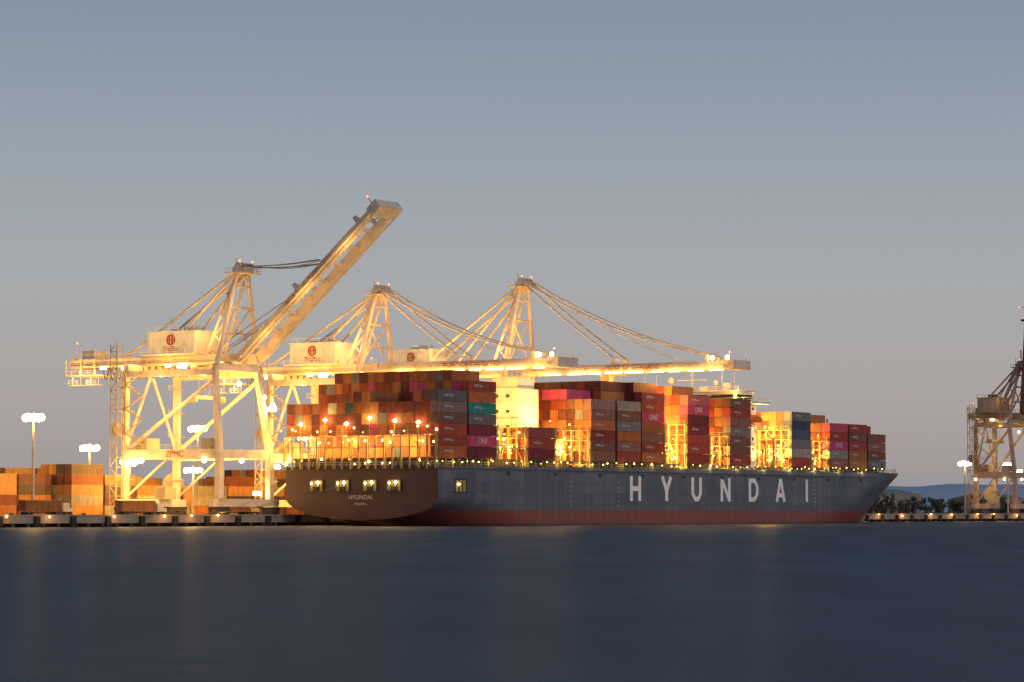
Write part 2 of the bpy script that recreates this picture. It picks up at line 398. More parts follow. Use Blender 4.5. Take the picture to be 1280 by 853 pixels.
for a,t in ((25.6,25),(38.9,25),(53,25),(69.2,25),(108.9,30),(120.2,30),(133.9,25),(144.6,25),(172,25),(182,28),(195.8,25),(206.6,25),(247,22)):
    lashing(a,t,0.9,b0=0.2 if a<246 else 5,b1=45.8 if a<246 else 41)
for a in (27,54.5,110,134.5,172.5,196.5):
    for k in range(16):
        aa=a+rnd()*9; b=0.6+rnd()*7; z=16.7
        lb.beam((aa,b,z),(aa,b,z+1.5+rnd()*5),0.16); lb.beam((aa,b,z+1+rnd()*2),(aa+2,b,z+1+rnd()*2),0.14)
        if rnd()<.8: ll.ball((aa,b-.3,z+1+rnd()*4),0.12+.22*rnd())
    for zz in (19.4,22.1): lb.rail((a,0.6,zz),(a+11,0.6,zz),sp=2.2,t=.1); lb.box(a,a+11,0.7,1.7,zz-.12,zz)
lb.obj('lashing_bridges',M_lash,ship); ll.obj('lashing_bridge_lamps',M_warm,ship); lampg.obj('mooring_lamps',M_hot,ship)
sf=MB(); sh=MB()
for b,z,p in ((5.5,25,650),(12.5,25.5,900),(20,26.2,1100),(27,25,700),(33.5,26,1300),(41,25,900)):
    plight('stern_floodlight',(-1.7,b,z),p*.95,ship,(1,.6,.13)); sf.beam((-.5,b,22.3),(-.5,b,z),.14); sf.beam((-.5,b,z),(-1.6,b,z),.12); sh.ball((-.45,b,z+.1),.42)
sf.obj('stern_floodlight_posts',M_lash,ship); sh.obj('stern_floodlight_heads',M_hot,ship)
for b in (3,8,13,18,23,28,33,38,43): plight('stern_deck_lamp',(7,b,20.4),5200,ship,(1,.62,.13)); 
for a,lst in ((32.5,[(2,20,7500),(10,21,8500),(25,24,3000)]),(61,[(3,20,15000),(8,28,6500),(22,30,4000)]),(114.5,[(3,20,15000),(6,28,11000),(16,33,5500)]),(139.5,[(3,20,10000),(8,26,5500)]),
              (176.5,[(3,21,18000),(6,29,15000),(20,30,7500)]),(201.5,[(3,21,10500),(8,26,6500)]),(250,[(20,20,900)])):
    for b,z,p in lst: plight('cargo_floodlight',(a,b,z),p,ship,(1,.57,.12))

fn=MB(); fn.box(56,66,13.5,33,14,35.5); fn.box(57,65,14.2,22,35.52,38.6)
for i in range(4): fn.cyl((58+2*i,18,38.5),(58+2*i,18,40.2),0.5)
for zz in (20,24,28,32): fn.box(55.2,56,13,33.5,zz,zz+.15); fn.rail((55.3,13,zz),(55.3,33.5,zz)); fn.box(55.9,56.0,13.5,33,zz+2.2,zz+2.4)
for b in (15.5,19,24,28): fn.beam((55.7,b,16),(55.7,b,35),.35)
fn.obj('funnel_casing',M_shipwhite,ship)
fw=MB()
for zz in (21,25,29,33):
    for b in np.arange(15.9,32,3.3): fw.box(55.84,55.88,b,b+1.2,zz,zz+1.0)
fw.obj('funnel_casing_vents',M_dark,ship)
plight('casing_floodlight',(50,15,30),3600,ship)
ac=MB(); ac.box(160,170.5,5,41,14,34.6); ac.box(159.5,171,0.5,45.5,34.62,35.2); ac.box(160.5,170.5,6,40,35.2,38.2); ac.box(160,171,5,41,38.22,38.6)
for zz in np.arange(17.4,34,2.9):
    ac.box(158.9,160,4,42,zz,zz+.15); ac.rail((158.95,4,zz),(158.95,42,zz)); ac.rail((160,4.7,zz),(170,4.7,zz))
ac.rail((159.6,.6,35.2),(159.6,45.4,35.2)); ac.rail((159.6,.6,35.2),(171,.6,35.2)); ac.rail((160,5,38.6),(160,41,38.6))
ac.beam((165,23,38.6),(165,23,47),0.8,0.8,0.3,0.3); ac.beam((165,18,42),(165,28,42),.3); ac.beam((165,20,44.5),(165,26,44.5),.3); ac.beam((164,23,43.4),(166.5,23,43.4),.5)
ac.cyl((165,30,38.6),(165,30,41),0.2); ac.ball((165,30,42),1.2); ac.ball((165,15,41),1.0); ac.cyl((165,15,38.6),(165,15,41),.2)
for b in (8,12,34,38): ac.beam((163,b,38.6),(163,b,44),.12)
for b in (10,18,27,36): ac.box(162,165,b-1,b+1,38.6,39.8+b%3)
ac.obj('accommodation_block',M_shipwhite,ship)
plight('compass_deck_lamp',(158,14,43),2200,ship); plight('compass_deck_lamp',(157.5,4,37.5),2200,ship); plight('compass_deck_lamp',(158,30,43),1800,ship)
aw=MB(); al=MB()
for zz in np.arange(18.3,34,2.9):
    for b in np.arange(7,40,2.4): (al if rnd()<.45 else aw).box(159.93,159.99,b,b+1.0,zz,zz+.9)
    for a in np.arange(161.5,170,2.2): (al if rnd()<.4 else aw).box(a,a+1,4.94,4.99,zz,zz+.9)
aw.box(160.4,160.48,7,39,36.1,37.4); aw.box(161,170,5.92,5.98,36.1,37.4)
aw.obj('accommodation_windows',M_dkwin,ship); al.obj('lit_accommodation_windows',M_win,ship)
lf=MB()
for i in range(8):
    t0=i/8*2-1;t1=(i+1)/8*2-1; lf.cyl((165+4.2*t0,2.6,30),(165+4.2*t1,2.6,30),max(.1,1.5*math.sqrt(1-t0*t0)),max(.1,1.5*math.sqrt(1-t1*t1)),n=10,cap=False)
lf.obj('lifeboat',paint('lifeboat_orange',(0.65,0.17,0.03)),ship)
fm=MB(); fm.beam((252,23,15),(252,23,33),.8,.8,.4,.4); fm.beam((252,20,29),(252,26,29),.25); fm.beam((252,23,26),(248,23,15),.25)
for a,b in ((260,17),(260,29),(268,20),(268,26)): fm.cyl((a,b,14.9),(a,b,16.6),.7); fm.box(a-1.4,a+1.4,b-1,b+1,14.9,15.8)
fm.obj('foremast_and_windlass',M_lash,ship)
bl=MB(); bl.ball((252,22.4,31),.3); bl.ball((284,21,17.2),.35); bl.obj('bow_lamps',M_warm,ship); plight('bow_lamp',(276,18,18),900,ship); plight('bow_lamp',(288,14,18.5),700,ship)

# ============================================================ CRANES
def crane(a0,G=38.0,AP=63.0,boomL=66.0,phi=0.0,house=(12,27),back=53,mat=M_white,name='ship_to_shore_crane',label=True,xw=10.0,lights=1.0,gauge=30.0,boommat=None,strip=True):
    root=empty(name,W(a0,51.0,2.5),TH); boommat=boommat or mat
    white=mat is M_white
    g=gauge
    lg=MB(); 
    for x in (-xw,xw):
        lg.beam((x,0,3.4),(x,0,15),1.7,1.5); lg.beam((x,0,15),(x*.82,3,G),1.6,1.4,1.3,1.2)
        lg.beam((x,g,3.4),(x,g,G-1),1.5,1.4)
        lg.beam((x,0.9,15.2),(x,g-.8,15.2),1.5,2.5)
        lg.beam((x*.86,2.9,G-1.3),(x*.98,g,G-1.3),1.0,1.6)
        lg.cyl((x,g-.3,16.2),(x*.86,2.8,G-3),0.5)
        lg.cyl((x,g-.3,4.5),(x,g*.55,14),0.3)
        for z in (9,20,26,32):
            lg.box(x-1.5,x+1.5,g-1.6,g+1.6,z,z+.12); lg.rail((x-1.5,g-1.6,z+.1),(x-1.5,g+1.6,z+.1),sp=1.2)
    for y in (0,g):
        lg.beam((-xw-3,y,3.2),(xw+3,y,3.2),1.5,1.9); lg.beam((-xw+.8,y,15.2),(xw-.8,y,15.2),1.2,2.1)
    for y,k in ((3,.82),(g,1)): lg.beam((-xw*k,y,G+.1),(xw*k,y,G+.1),1.5,1.9)
    lg.cyl((-xw,g,16),(0,g,G-.8),.35); lg.cyl((xw,g,16),(0,g,G-.8),.35)
    lg.rail((-xw-.75,1,16.45),(-xw-.75,g-1,16.45)); 
    lg.obj('portal_legs',mat,root)
    bg=MB()
    for y in (0,g):
        for sx in (-1,1):
            cx=sx*(xw+0.0)
            bg.box(cx-3.6,cx+3.6,y-.5,y+.5,1.2,2.2)
            for k in range(6):
                x=cx-3.2+k*1.28; bg.cyl((x,y-.45,.45),(x,y+.45,.45),.44,n=10)
            for k in (-1,1): bg.box(cx+k*1.9-1.5,cx+k*1.9+1.5,y-.4,y+.4,.5,1.15)
    bg.obj('wheel_bogies',M_dark,root)
    eq=MB(); eq.box(-6,-1,g-3.5,g+.5,16.4,19.4); eq.box(2,6,g-3,g+.5,4.2,7.2); eq.cyl((xw+1.2,g+2.5,8),(xw+2.2,g+2.5,8),3.0,n=18); eq.box(-xw-1,-xw+2,2,5,16.5,19); eq.obj('electrical_cabins_and_cable_reel',M_steel,root)
    gz=G+2.2
    gd=MB()
    for x in (-3.6,3.6):
        gd.beam((x,-1,gz),(x,back,gz),1.3,2.3)
    y=3
    while y<back+.1: gd.beam((-2.9,y,gz+.4),(2.9,y,gz+.4),.6,1.0); y+=9
    gd.beam((-4.3,back,gz),(4.3,back,gz),1.0,2.6)
    for x in (-5.2,5.2):
        s=1 if x>0 else -1
        gd.box(min(x,x-s*.9),max(x,x-s*.9),-1,back,gz-.9,gz-.75); gd.rail((x,-1,gz-.75),(x,back,gz-.75),sp=2.5)
    gd.rail((-4.1,-1,gz+1.2),(-4.1,back,gz+1.2),sp=2.5)
    gd.obj('trolley_girder',mat,root)
    bk=MB()
    if back>30:
        bk.box(-5.5,5.5,back-9,back+1.5,gz-3.2,gz-3.0); bk.rail((-5.5,back-9,gz-3),(-5.5,back+1.5,gz-3)); bk.rail((-5.5,back+1.5,gz-3),(5.5,back+1.5,gz-3))
        for x in (-5.35,5.35):
            for y in (back-8.5,back-4,back+1): bk.beam((x,y,gz-3),(x,y,gz+1),.25)
        for y in (back-7,back-1):
            bk.box(-5,-2,y-1.5,y+1.5,gz-5.6,gz-5.45); bk.rail((-5,y-1.5,gz-5.45),(-5,y+1.5,gz-5.45)); 
            for xx in (-5,-2): bk.beam((xx,y,gz-5.5),(xx,y,gz-3),.15)
    bk.box(-2.5,2.5,back-6,back-2,gz+1.2,gz+3.4)
    bk.beam((-4,back-1.5,gz+1),(-4,back-1.5,gz+5),.15)
    bk.obj('backreach_platform',M_white if white else mat,root)
    fe=MB()
    y=14
    while y<back-12:
        n=6; pr=None
        for i in range(n+1):
            t=i/n; c=Vector((-4.45,y+2.0*t,gz-1.4-2.9*math.sin(math.pi*t)))
            if pr: fe.cyl(pr,c,.13,n=5,cap=False)
            pr=c
        y+=2.2
    if fe.v: fe.obj('festoon_cable',M_dark,root)
    tw=MB(); tx=-xw-2.3; ty=g+1
    TT=G+6
    for dx in (-1.1,1.1):
        for dy in (-1.1,1.1): tw.beam((tx+dx,ty+dy,2.5),(tx+dx,ty+dy,TT),.18)
    z=2.5;k=0
    while z<TT-.5:
        for s in ((-1.1,-1.1,1.1,-1.1),(-1.1,-1.1,-1.1,1.1),(1.1,1.1,1.1,-1.1),(1.1,1.1,-1.1,1.1)): tw.beam((tx+s[0],ty+s[1],z),(tx+s[2],ty+s[3],z),.13)
        q=1 if k%2 else -1
        tw.beam((tx-1.1,ty-1.1*q,z),(tx-1.1,ty+1.1*q,z+2.4),.3,.15); tw.box(tx-.9,tx+.9,ty-.9,ty+.9,z,z+.1)
        z+=2.4;k+=1
    tw.box(tx-.8,tx+.8,ty-.8,ty+.8,20,23)
    for k in range(6):
        z=G-19+k*3; y0,y1=(g-1,g-6) if k%2 else (g-6,g-1)
        tw.beam((-xw-1.2,y0,z),(-xw-1.2,y1,z+3),.6,.18); tw.rail((-xw-1.6,y0,z),(-xw-1.6,y1,z+3))
    tw.obj('stair_tower',M_steel if white else mat,root)
    af_=MB()
    for s in (-1,1):
        af_.cyl((s*xw*.8,2.6,G+1),(s*2.2,1.0,AP),.75,.5,n=10)
        af_.cyl((s*3.4,9.5,gz+1.2),(s*2.0,1.6,AP-.4),.38)
        af_.cyl((s*3.6,g*.78,gz+1),(s*2,1.8,AP),.33); af_.cyl((s*3.6,g*1.2,gz+1),(s*2,1.8,AP+.1),.36)
    for t in (.33,.62,.85):
        x=xw*.8*(1-t)+2.2*t; z=(G+1)*(1-t)+AP*t; y=2.6-1.6*t; af_.cyl((-x,y,z),(x,y,z),.32)
    af_.cyl((-xw*.8,2.6,G+2),(4.4,2.0,G+1+.62*(AP-G-1)),.25); af_.cyl((xw*.8,2.6,G+2),(-4.4,2.0,G+1+.62*(AP-G-1)),.25)
    k=0; z=gz+1
    while z<AP-3:
        t=(z-gz)/(AP-gz); x=-xw*.8*(1-t)-2.2*t; y0=3.8 if k%2 else 6.6; y1=6.6 if k%2 else 3.8
        af_.beam((x*.7,y0*(1-t*.6),z),(x*.7,y1*(1-t*.6),z+2.6),.6,.15); z+=2.6;k+=1
    af_.box(-4,4,-1.5,3.5,AP-.2,AP+.1); af_.rail((-4,-1.5,AP+.1),(-4,3.5,AP+.1),sp=1.2); af_.rail((-4,-1.5,AP+.1),(4,-1.5,AP+.1),sp=1.2); af_.rail((4,-1.5,AP+.1),(4,3.5,AP+.1),sp=1.2)
    af_.box(-3,3,0,2,AP+.1,AP+1.5)
    for x in (-2.5,-.8,.8,2.5): af_.cyl((x-.25,.5,AP+1.6),(x+.25,.5,AP+1.6),1.0,n=12)
    af_.beam((0,3,AP),(0,3,AP+4),.15)
    af_.obj('a_frame',mat,root)
    h0,h1=house; mh=MB()
    mh.box(-5.2,5.2,h0,h1,gz+1.5,gz+7.0); mh.box(-5.5,5.5,h0-.3,h1+.3,gz+7.01,gz+7.3)
    mh.box(-6.8,-5.21,h0-1,h1+1,gz+1.3,gz+1.49); mh.rail((-6.8,h0-1,gz+1.5),(-6.8,h1+1,gz+1.5)); mh.rail((-5.4,h0,gz+7.3),(-5.4,h1,gz+7.3))
    mh.box(-2,1,h0+3,h0+6,gz+7.3,gz+8.6); mh.box(1,3,h1-4,h1-2,gz+7.3,gz+8.2)
    for y in np.arange(h0+1.5,h1,2.5): mh.beam((-5.24,y,gz+1.6),(-5.24,y,gz+6.9),.12)
    mh.obj('machinery_house',M_shipwhite if white else mat,root)
    if label:
        mm=(h0+h1)/2
        ci=MB(); 
        for i in range(16):
            a1=2*math.pi*i/16;a2=2*math.pi*(i+1)/16
            ci.beam((-5.36,mm+1.2*math.cos(a1),gz+5.0+1.2*math.sin(a1)),(-5.36,mm+1.2*math.cos(a2),gz+5.0+1.2*math.sin(a2)),.28,.28)
        ci.beam((-5.36,mm-1.2,gz+5),(-5.36,mm+1.2,gz+5),.25); ci.beam((-5.36,mm-.4,gz+3.9),(-5.36,mm-.4,gz+6.1),.2); ci.beam((-5.36,mm+.4,gz+3.9),(-5.36,mm+.4,gz+6.1),.2)
        ci.obj('house_emblem',M_redlab,root)
        text('TraPac','house_lettering',1.9,root,(-5.36,mm,gz+2.7),(0,-1,0),(0,0,1),M_redlab)
        text('ZPMC','portal_lettering',2.2,root,(-xw-.8,g*.45,15.2),(0,-1,0),(0,0,1),M_redlab)
    cf,sf=math.cos(phi),math.sin(phi)
    def bp(r,x,h): return Vector((x,-1.2-r*cf+h*sf,gz+r*sf+h*cf))
    bm=MB()
    for x in (-3.6,3.6):
        bm.beam(bp(0.4,x,0),bp(boomL*.86,x,0),1.2,2.3); bm.beam(bp(boomL*.86,x,0),bp(boomL,x,.3),1.2,2.2,1.1,1.5)
    r=4
    while r<boomL: 
        bm.beam(bp(r,-3,.5),bp(r,3,.5),.5,.8)
        if r+6<boomL: bm.beam(bp(r,-3,.6),bp(r+6,3,.6),.3)
        r+=6
    for x in (-5.1,5.1):
        bm.beam(bp(1,x,-.8),bp(boomL,x,-.8),.9,.14)
        for hh in (.1,.6): bm.beam(bp(1,x*1.08,hh-.4),bp(boomL,x*1.08,hh-.4),.08)
        r=1
        while r<boomL: bm.beam(bp(r,x*1.08,-.8),bp(r,x*1.08,.25),.1); r+=2.5
    c=[bp(boomL+rr,xx,hh) for hh in (-1.2,1.3) for rr,xx in ((-1,-4.8),(2.4,-4.8),(2.4,4.8),(-1,4.8))]
    bm.hexa(c)
    for xx in (-4.5,4.5): bm.beam(bp(boomL+1,xx,1.3),bp(boomL+1,xx,3.2),.2)
    for rr in (.45,.9):
        for x in (-3.6,3.6): bm.beam(bp(boomL*rr,x,1),bp(boomL*rr,x,2.8),.8,.9)
        bm.beam(bp(boomL*rr,-3.6,2.4),bp(boomL*rr,3.6,2.4),.5,.5)
    bm.obj('boom',boommat,root)
    if label:
        d=bp(1,0,0)-bp(0,0,0); u=bp(0,0,1)-bp(0,0,0)
        text('PORT OF OAKLAND','boom_lettering',1.9,root,bp(boomL*(.53 if phi>.1 else .55),-4.28,0.0),d,u,M_redlab)
    st=MB()
    for x in (-2.6,2.6):
        for dx in (0,.5):
            X=x+dx
            if phi<.1:
                st.rope((X,-.2,AP+1.2),bp(boomL*.45,X*1.2,2.8),.19,sag=.6); st.rope((X,-.2,AP+1.6),bp(boomL*.9,X*1.2,2.8),.19,sag=2.8)
            else:
                st.rope((X,-.2,AP+1.6),bp(boomL*.62,X*1.2,2.6),.13,sag=.5)
        st.rope((x*.6,0,AP+2.2),bp(boomL*.75 if phi<.1 else boomL*.66,x*.6,1.5),.09,sag=1.6)
        if 0.1<phi<1.2:
            st.rope((x*.4,8,gz+1.3),bp(boomL*.33,x*.4,1.5),.1); st.rope((x*.9,10,gz+1.3),bp(boomL*.4,x*.9,1.5),.1)
    st.obj('boom_forestays',M_white if phi<.1 and white else M_cable,root)
    tr=MB(); 
    ty=-1.2-boomL*.42 if phi<.1 else 12
    tr.box(-3,3,ty-3,ty+3,gz-1.9,gz-1.3); tr.box(-4.6,-2.2,ty-1.2,ty+1.6,gz-4.6,gz-1.95)
    for x in (-2,2):
        for yy in (-1,1): tr.rope((x,ty+yy,gz-1.5),(x,ty+yy,gz-9),.07,n=2)
    tr.box(-6,6,ty-1.1,ty+1.1,gz-9.8,gz-9.0)
    for sx in (-6,5.2): tr.box(sx,sx+.8,ty-1.2,ty+1.2,gz-10.6,gz-9.8)
    tr.obj('trolley_and_spreader',M_steel,root)
    lp=MB(); rd=MB(); stp=MB()
    if lights>0:
        for y in (4,g*.7,back*.8):
            lp.box(-4.9,-3.9,y-.5,y+.5,gz-1.6,gz-1.25)
        if white:      # floodlight banks on the portal and under the girder
            for x,y,z,w_ in ((-xw-1.0,g-2.5,12.9,1.6),(xw-.4,-.9,G-10,1.2),(-5.3,16,gz-1.6,1.3),(-5.3,34,gz-1.6,1.3),(xw-2.5,2.0,5.6,1.2)):
                for q in range(3):
                    lp.box(x-.25,x+.25,y-w_+q*w_*.7,y-w_+q*w_*.7+w_*.5,z-.45,z+.45)
        if phi<.1:
            if strip:
                r=boomL*.12
                while r<boomL-3:
                    ln=random.uniform(3,6); 
                    for x in (-4.6,): stp.beam(bp(r,x,-1.35),bp(min(r+ln,boomL-1),x,-1.35),.5,.36)
                    r+=ln+random.uniform(.5,3)
            for rr in (8,22,36,50,60): 
                if rr<boomL: plight('boom_near_fill',bp(rr,-7.5,-4.0),3400*lights,root)  # added outboard fill, no fixture, brightens the boom's near side
            for k in (.93,1.0): 
                c=bp(boomL*k,-4,2.0); lp.ball(c,.6)
            plight('boom_tip_floodlight',bp(boomL*.95,-7,4.0),1200*lights,root)
        elif phi<1.2:
            for rr in (10,26,42): plight('boom_near_fill',bp(rr,-6,-4.5),1500*lights,root)  # same added fill beside the raised boom
        for yy in (6,20,36,48): 
            if yy<back: plight('girder_near_fill',(-8.5,yy,gz-4.4),4200*lights,root)  # fill lights added outboard to warm the girder's near side
        plight('leg_floodlight',(-xw-6,g*.5,G-9),6500*lights,root); plight('leg_floodlight',(0,4,G-8),12000*lights,root); plight('leg_floodlight',(0,g*.6,13),15000*lights,root); plight('leg_floodlight',(-xw-8,g*.8,8),10500*lights,root)
        plight('a_frame_floodlight',(-7,6,gz+6),2300*lights,root); plight('a_frame_floodlight',(-7,-5,G+15),2000*lights,root); plight('house_floodlight',(-14,g*.7,gz+3),2000*lights,root)
        for x,y,z in ((-xw-.9,4,13.6),(-xw-.9,24,13.6),(0,1,13.6),(xw,2,G-7),(xw,-.8,G-9),(0,2,G-4)):
            lp.ball((x,min(y,g),z),.6 if white else .4)
    for x in (-2.5,2.5): rd.ball((x,0,AP+3.0),.22)
    c=bp(boomL+1,-4.5,3.4); rd.ball(c,.25); rd.ball((-4,back-1.5,gz+5.2),.22)
    if lp.v: lp.obj('floodlights',M_hot,root)
    if stp.v: stp.obj('boom_light_strips',M_strip,root)
    rd.obj('red_beacons',M_red,root)
    return root
crane(-10,G=36.6,AP=60.0,boomL=53.0,phi=math.radians(40.2))
crane(48.5,G=36.6,AP=58.3,boomL=54,phi=0.0,lights=1.1)
crane(118.7,G=38.6,AP=65.0,boomL=66,phi=0.0,house=(30,43),lights=1.3)
crane(476,G=36,AP=57,boomL=41,phi=math.radians(86),mat=M_pale,label=False,back=21,house=(8,17),lights=.13,gauge=16,boommat=M_rust,xw=9)

# ============================================================ GROUND, WHARF, WATER
g=MB(); g.box(-900,6000,56,5000,-2,2.5); o=g.obj('ground',M_asph); o.location=S0; o.rotation_euler=(0,0,TH)
wr=empty('concrete_wharf',S0,TH)
w=MB(); w.box(-900,1600,48.5,56,0.9,2.52); 
w.box(-900,1600,48.3,48.95,2.52,2.85)
w.obj('wharf_deck',M_conc,wr)
p=MB(); a=-250
while a<1000:
    p.cyl((a,49.2,-2),(a,49.2,1),.45); p.cyl((a,53,-2),(a,53,1),.45); a+=5
p.box(-900,1600,54.5,55.9,-2,.9)
p.obj('wharf_piles',M_dark,wr)
p=MB(); a=-245
while a<1000:
    p.box(a,a+1.6,47.7,48.25,0.3,2.5); p.cyl((a+6,49.5,2.52),(a+6,49.5,3.2),.35,.5,n=10); a+=12
p.obj('wharf_fenders_and_bollards',M_rubber,wr)
rl=MB(); rl.box(-300,1000,50.9,51.05,2.525,2.58); rl.box(-300,1000,80.9,81.05,2.505,2.58); rl.obj('crane_rails',M_steel,wr)
M_mark=paint('yellow_road_paint',(0.6,0.42,0.06),0.6)
mk=MB()
for b in (60,67,74): mk.box(-300,900,b,b+.15,2.504,2.508)
mk.obj('lane_markings',M_mark,wr)
wl=MB()
for a in (-112,-98,-84,-62,-44,-34,-24,300,318,341,360,384,402,425,440,462,487,505,525):
    wl.ball((a,48.1,2.0+.8*rnd()),.16+.12*rnd()); plight('wharf_edge_lamp',(a,46.6,3.4),500 if a<0 else 800,wr,(1,.38,.07))
wl.obj('wharf_edge_lamps',M_warm,wr)

def watermat():
    m,N,L=newmat('water_surface'); N.remove(N['Principled BSDF'])
    d=N.new('ShaderNodeBsdfDiffuse'); g=N.new('ShaderNodeBsdfGlossy'); mx=N.new('ShaderNodeMixShader')
    tc=N.new('ShaderNodeTexCoord')
    def nz(sc,scale,det):
        mp=N.new('ShaderNodeMapping'); mp.inputs['Scale'].default_value=sc; L.new(tc.outputs['Object'],mp.inputs['Vector'])
        n=N.new('ShaderNodeTexNoise'); n.inputs['Scale'].default_value=scale; n.inputs['Detail'].default_value=det; n.inputs['Roughness'].default_value=.6; L.new(mp.outputs[0],n.inputs['Vector']); return n
    n1=nz((0.5,1,1),0.35,6); n2=nz((1.0,0.16,1),0.16,7); n3=nz((0.35,0.2,1),0.03,4)
    ad=N.new('ShaderNodeMath'); ad.operation='ADD'; L.new(n2.outputs['Fac'],ad.inputs[0]); L.new(n3.outputs['Fac'],ad.inputs[1])
    hf=N.new('ShaderNodeMath'); hf.operation='MULTIPLY'; hf.inputs[1].default_value=.5; L.new(ad.outputs[0],hf.inputs[0])
    r=N.new('ShaderNodeValToRGB'); e=r.color_ramp.elements; e[0].position=.38; e[0].color=(0.064,0.069,0.073,1); e[1].position=.62; e[1].color=(0.108,0.113,0.118,1)
    L.new(hf.outputs[0],r.inputs['Fac']); L.new(r.outputs[0],d.inputs['Color'])
    b=N.new('ShaderNodeBump'); b.inputs['Strength'].default_value=0.6; b.inputs['Distance'].default_value=0.3; L.new(n1.outputs['Fac'],b.inputs['Height'])
    L.new(b.outputs[0],g.inputs['Normal']); g.inputs['Roughness'].default_value=0.36; g.inputs['Color'].default_value=(0.95,0.95,1,1)
    mx.inputs[0].default_value=0.085; L.new(d.outputs[0],mx.inputs[1]); L.new(g.outputs[0],mx.inputs[2]); L.new(mx.outputs[0],N['Material Output'].inputs[0])
    return m
m=MB(); m.v=[(-9000,-600,0),(9000,-600,0),(9000,14000,0),(-9000,14000,0)]; m.f=[(0,1,2,3)]; m.obj('water',watermat())

# ============================================================ YARD
def yard(name,a0,n,b,rows,hmin,hmax):
    e=empty(name,W(a0,b,2.51),TH); c=CB()
    for i in range(n):
        hh=random.randint(hmin,hmax)
        for r in range(rows):
            for t in range(max(1,hh-(1 if rnd()<.25 else 0))):
                col=random.choice([(0.40,0.14,0.04),(0.46,0.20,0.06),(0.26,0.07,0.03),(0.40,0.19,0.06),(0.16,0.06,0.035),(0.34,0.27,0.18),(0.46,0.24,0.08),(0.10,0.055,0.035)])
                c.add(T_full if r==0 else T_end,i*12.9,r*2.7,t*2.65,col)
    c.obj('containers',e)
yard('shipping_container_stack',-68,4,108,4,4,5)
yard('shipping_container_stack',-14,3,104,4,4,5)
yard('shipping_container_stack',32,4,100,3,3,4)
yard('shipping_container_stack',-60,5,135,5,4,5)
yard('shipping_container_stack',14,4,132,5,4,5)
yard('shipping_container_stack',78,8,125,5,4,5)
yard('shipping_container_stack',-30,8,160,3,4,5)
yard('shipping_container_stack',300,6,105,3,1,2)

def street_lamp(a,b,h,p=6000,heads=6,name='floodlight_mast',br=.68):
    e=empty(name,W(a,b,2.5),TH); m=MB(); l=MB()
    m.cyl((0,0,0),(0,0,h),.42,.2,n=10); m.cyl((0,0,0),(0,0,.6),.8,n=12); m.beam((0,-2,h),(0,2,h),.25); m.beam((-2,0,h),(2,0,h),.25)
    for i in range(heads):
        an=2*math.pi*i/heads; x,y=1.9*math.cos(an),1.9*math.sin(an); m.box(x-.35,x+.35,y-.35,y+.35,h+.45,h+.7); l.ball((x,y,h-.15+.12*(i%2)),br)
    m.cyl((0,0,h-1),(0,0,h+1.2),.12)
    m.obj('mast',M_steel,e); l.obj('lamp_heads',M_hot,e); plight('lamp',(0,0,h-1.4),p,e)
street_lamp(-46,88,24.0,48000,br=.95); street_lamp(11,120,18,36000,br=.85); street_lamp(50,115,24,30000,br=.85)
street_lamp(-2,95,14,28000); street_lamp(-38,120,15,22000)
street_lamp(474,75,20,8000,br=.9); street_lamp(516,75,20,13000,br=.9); street_lamp(560,90,18,6000); street_lamp(430,100,6,4000,3,br=.4); street_lamp(400,130,6,4000,3,br=.4)
street_lamp(20,92,12,34000); street_lamp(80,100,22,18000); street_lamp(-80,100,20,34000)
def tractor(a,b,name='terminal_tractor'):
    e=empty(name,W(a,b,2.51),TH); m=MB(); d=MB(); c=CB()
    m.box(0,2.2,0,2.4,1.0,3.1); m.box(2.2,3.6,.1,2.3,1.0,1.9); d.box(2.21,2.25,.2,2.2,2.0,2.9)
    d.box(-12.5,3.4,.7,1.7,.7,1.0)
    for x in (2.7,-1,-2.2,-10.5,-11.8):
        for y in (0,2.0): d.cyl((x,y,.52),(x,y+.4,.52),.52,n=12)
    c.add(T_full,-12.9,0,1.1,(0.36,0.14,0.05))
    m.obj('cab',M_white,e); d.obj('chassis_and_wheels',M_dark,e); c.obj('container',e)
tractor(-30,62); tractor(-55,70); tractor(345,62); tractor(12,66)
for a,b,L_,hh in ((600,180,60,9),(700,160,40,7)):
    e=empty('warehouse',W(a,b,2.5),TH); m=MB(); m.box(0,L_,0,25,0,hh); m.hexa([(0,0,hh),(L_,0,hh),(L_,25,hh),(0,25,hh),(0,12,hh+2.5),(L_,12,hh+2.5),(L_,13,hh+2.5),(0,13,hh+2.5)]); m.obj('walls_and_roof',M_conc,e)
    m=MB(); 
    for i in range(int(L_/8)): m.box(i*8+2,i*8+6,-.06,-.01,0,4.5)
    m.obj('doors',M_dark,e)
tm=MB(); tl=MB()
x=140
while x<235:
    Y=1270+rnd()*40; z=2.5; hh=random.uniform(4.5,10); tm.cyl((x,Y,z),(x+.3,Y,z+hh*.6),.35,.15,n=6)
    for k in range(3): tm.cyl((x,Y,z+hh*.4),(x+random.uniform(-2,2),Y+random.uniform(-2,2),z+hh*.75),.12,.05,n=4)
    for cl in range(16):
        cz_=random.uniform(.15,.92); cx=x+random.gauss(0,hh*.24)*(1.1-abs(cz_-.5)); cy=Y+random.gauss(0,1.5); cz=z+hh*cz_; rr=random.uniform(.7,1.4)
        for q in range(46):
            dv=Vector((random.gauss(0,1),random.gauss(0,1),random.gauss(0,1))).normalized()*rr*random.uniform(.4,1.1); c=Vector((cx,cy,cz))+dv
            u=Vector((random.gauss(0,1),random.gauss(0,1),random.gauss(0,1))).normalized()*.38; v2=u.orthogonal().normalized()*.32
            n=len(tl.v); tl.v+=[tuple(c-u),tuple(c+v2),tuple(c+u),tuple(c-v2)]; tl.f.append((n,n+1,n+2,n+3))
    x+=random.uniform(1.8,6.5)
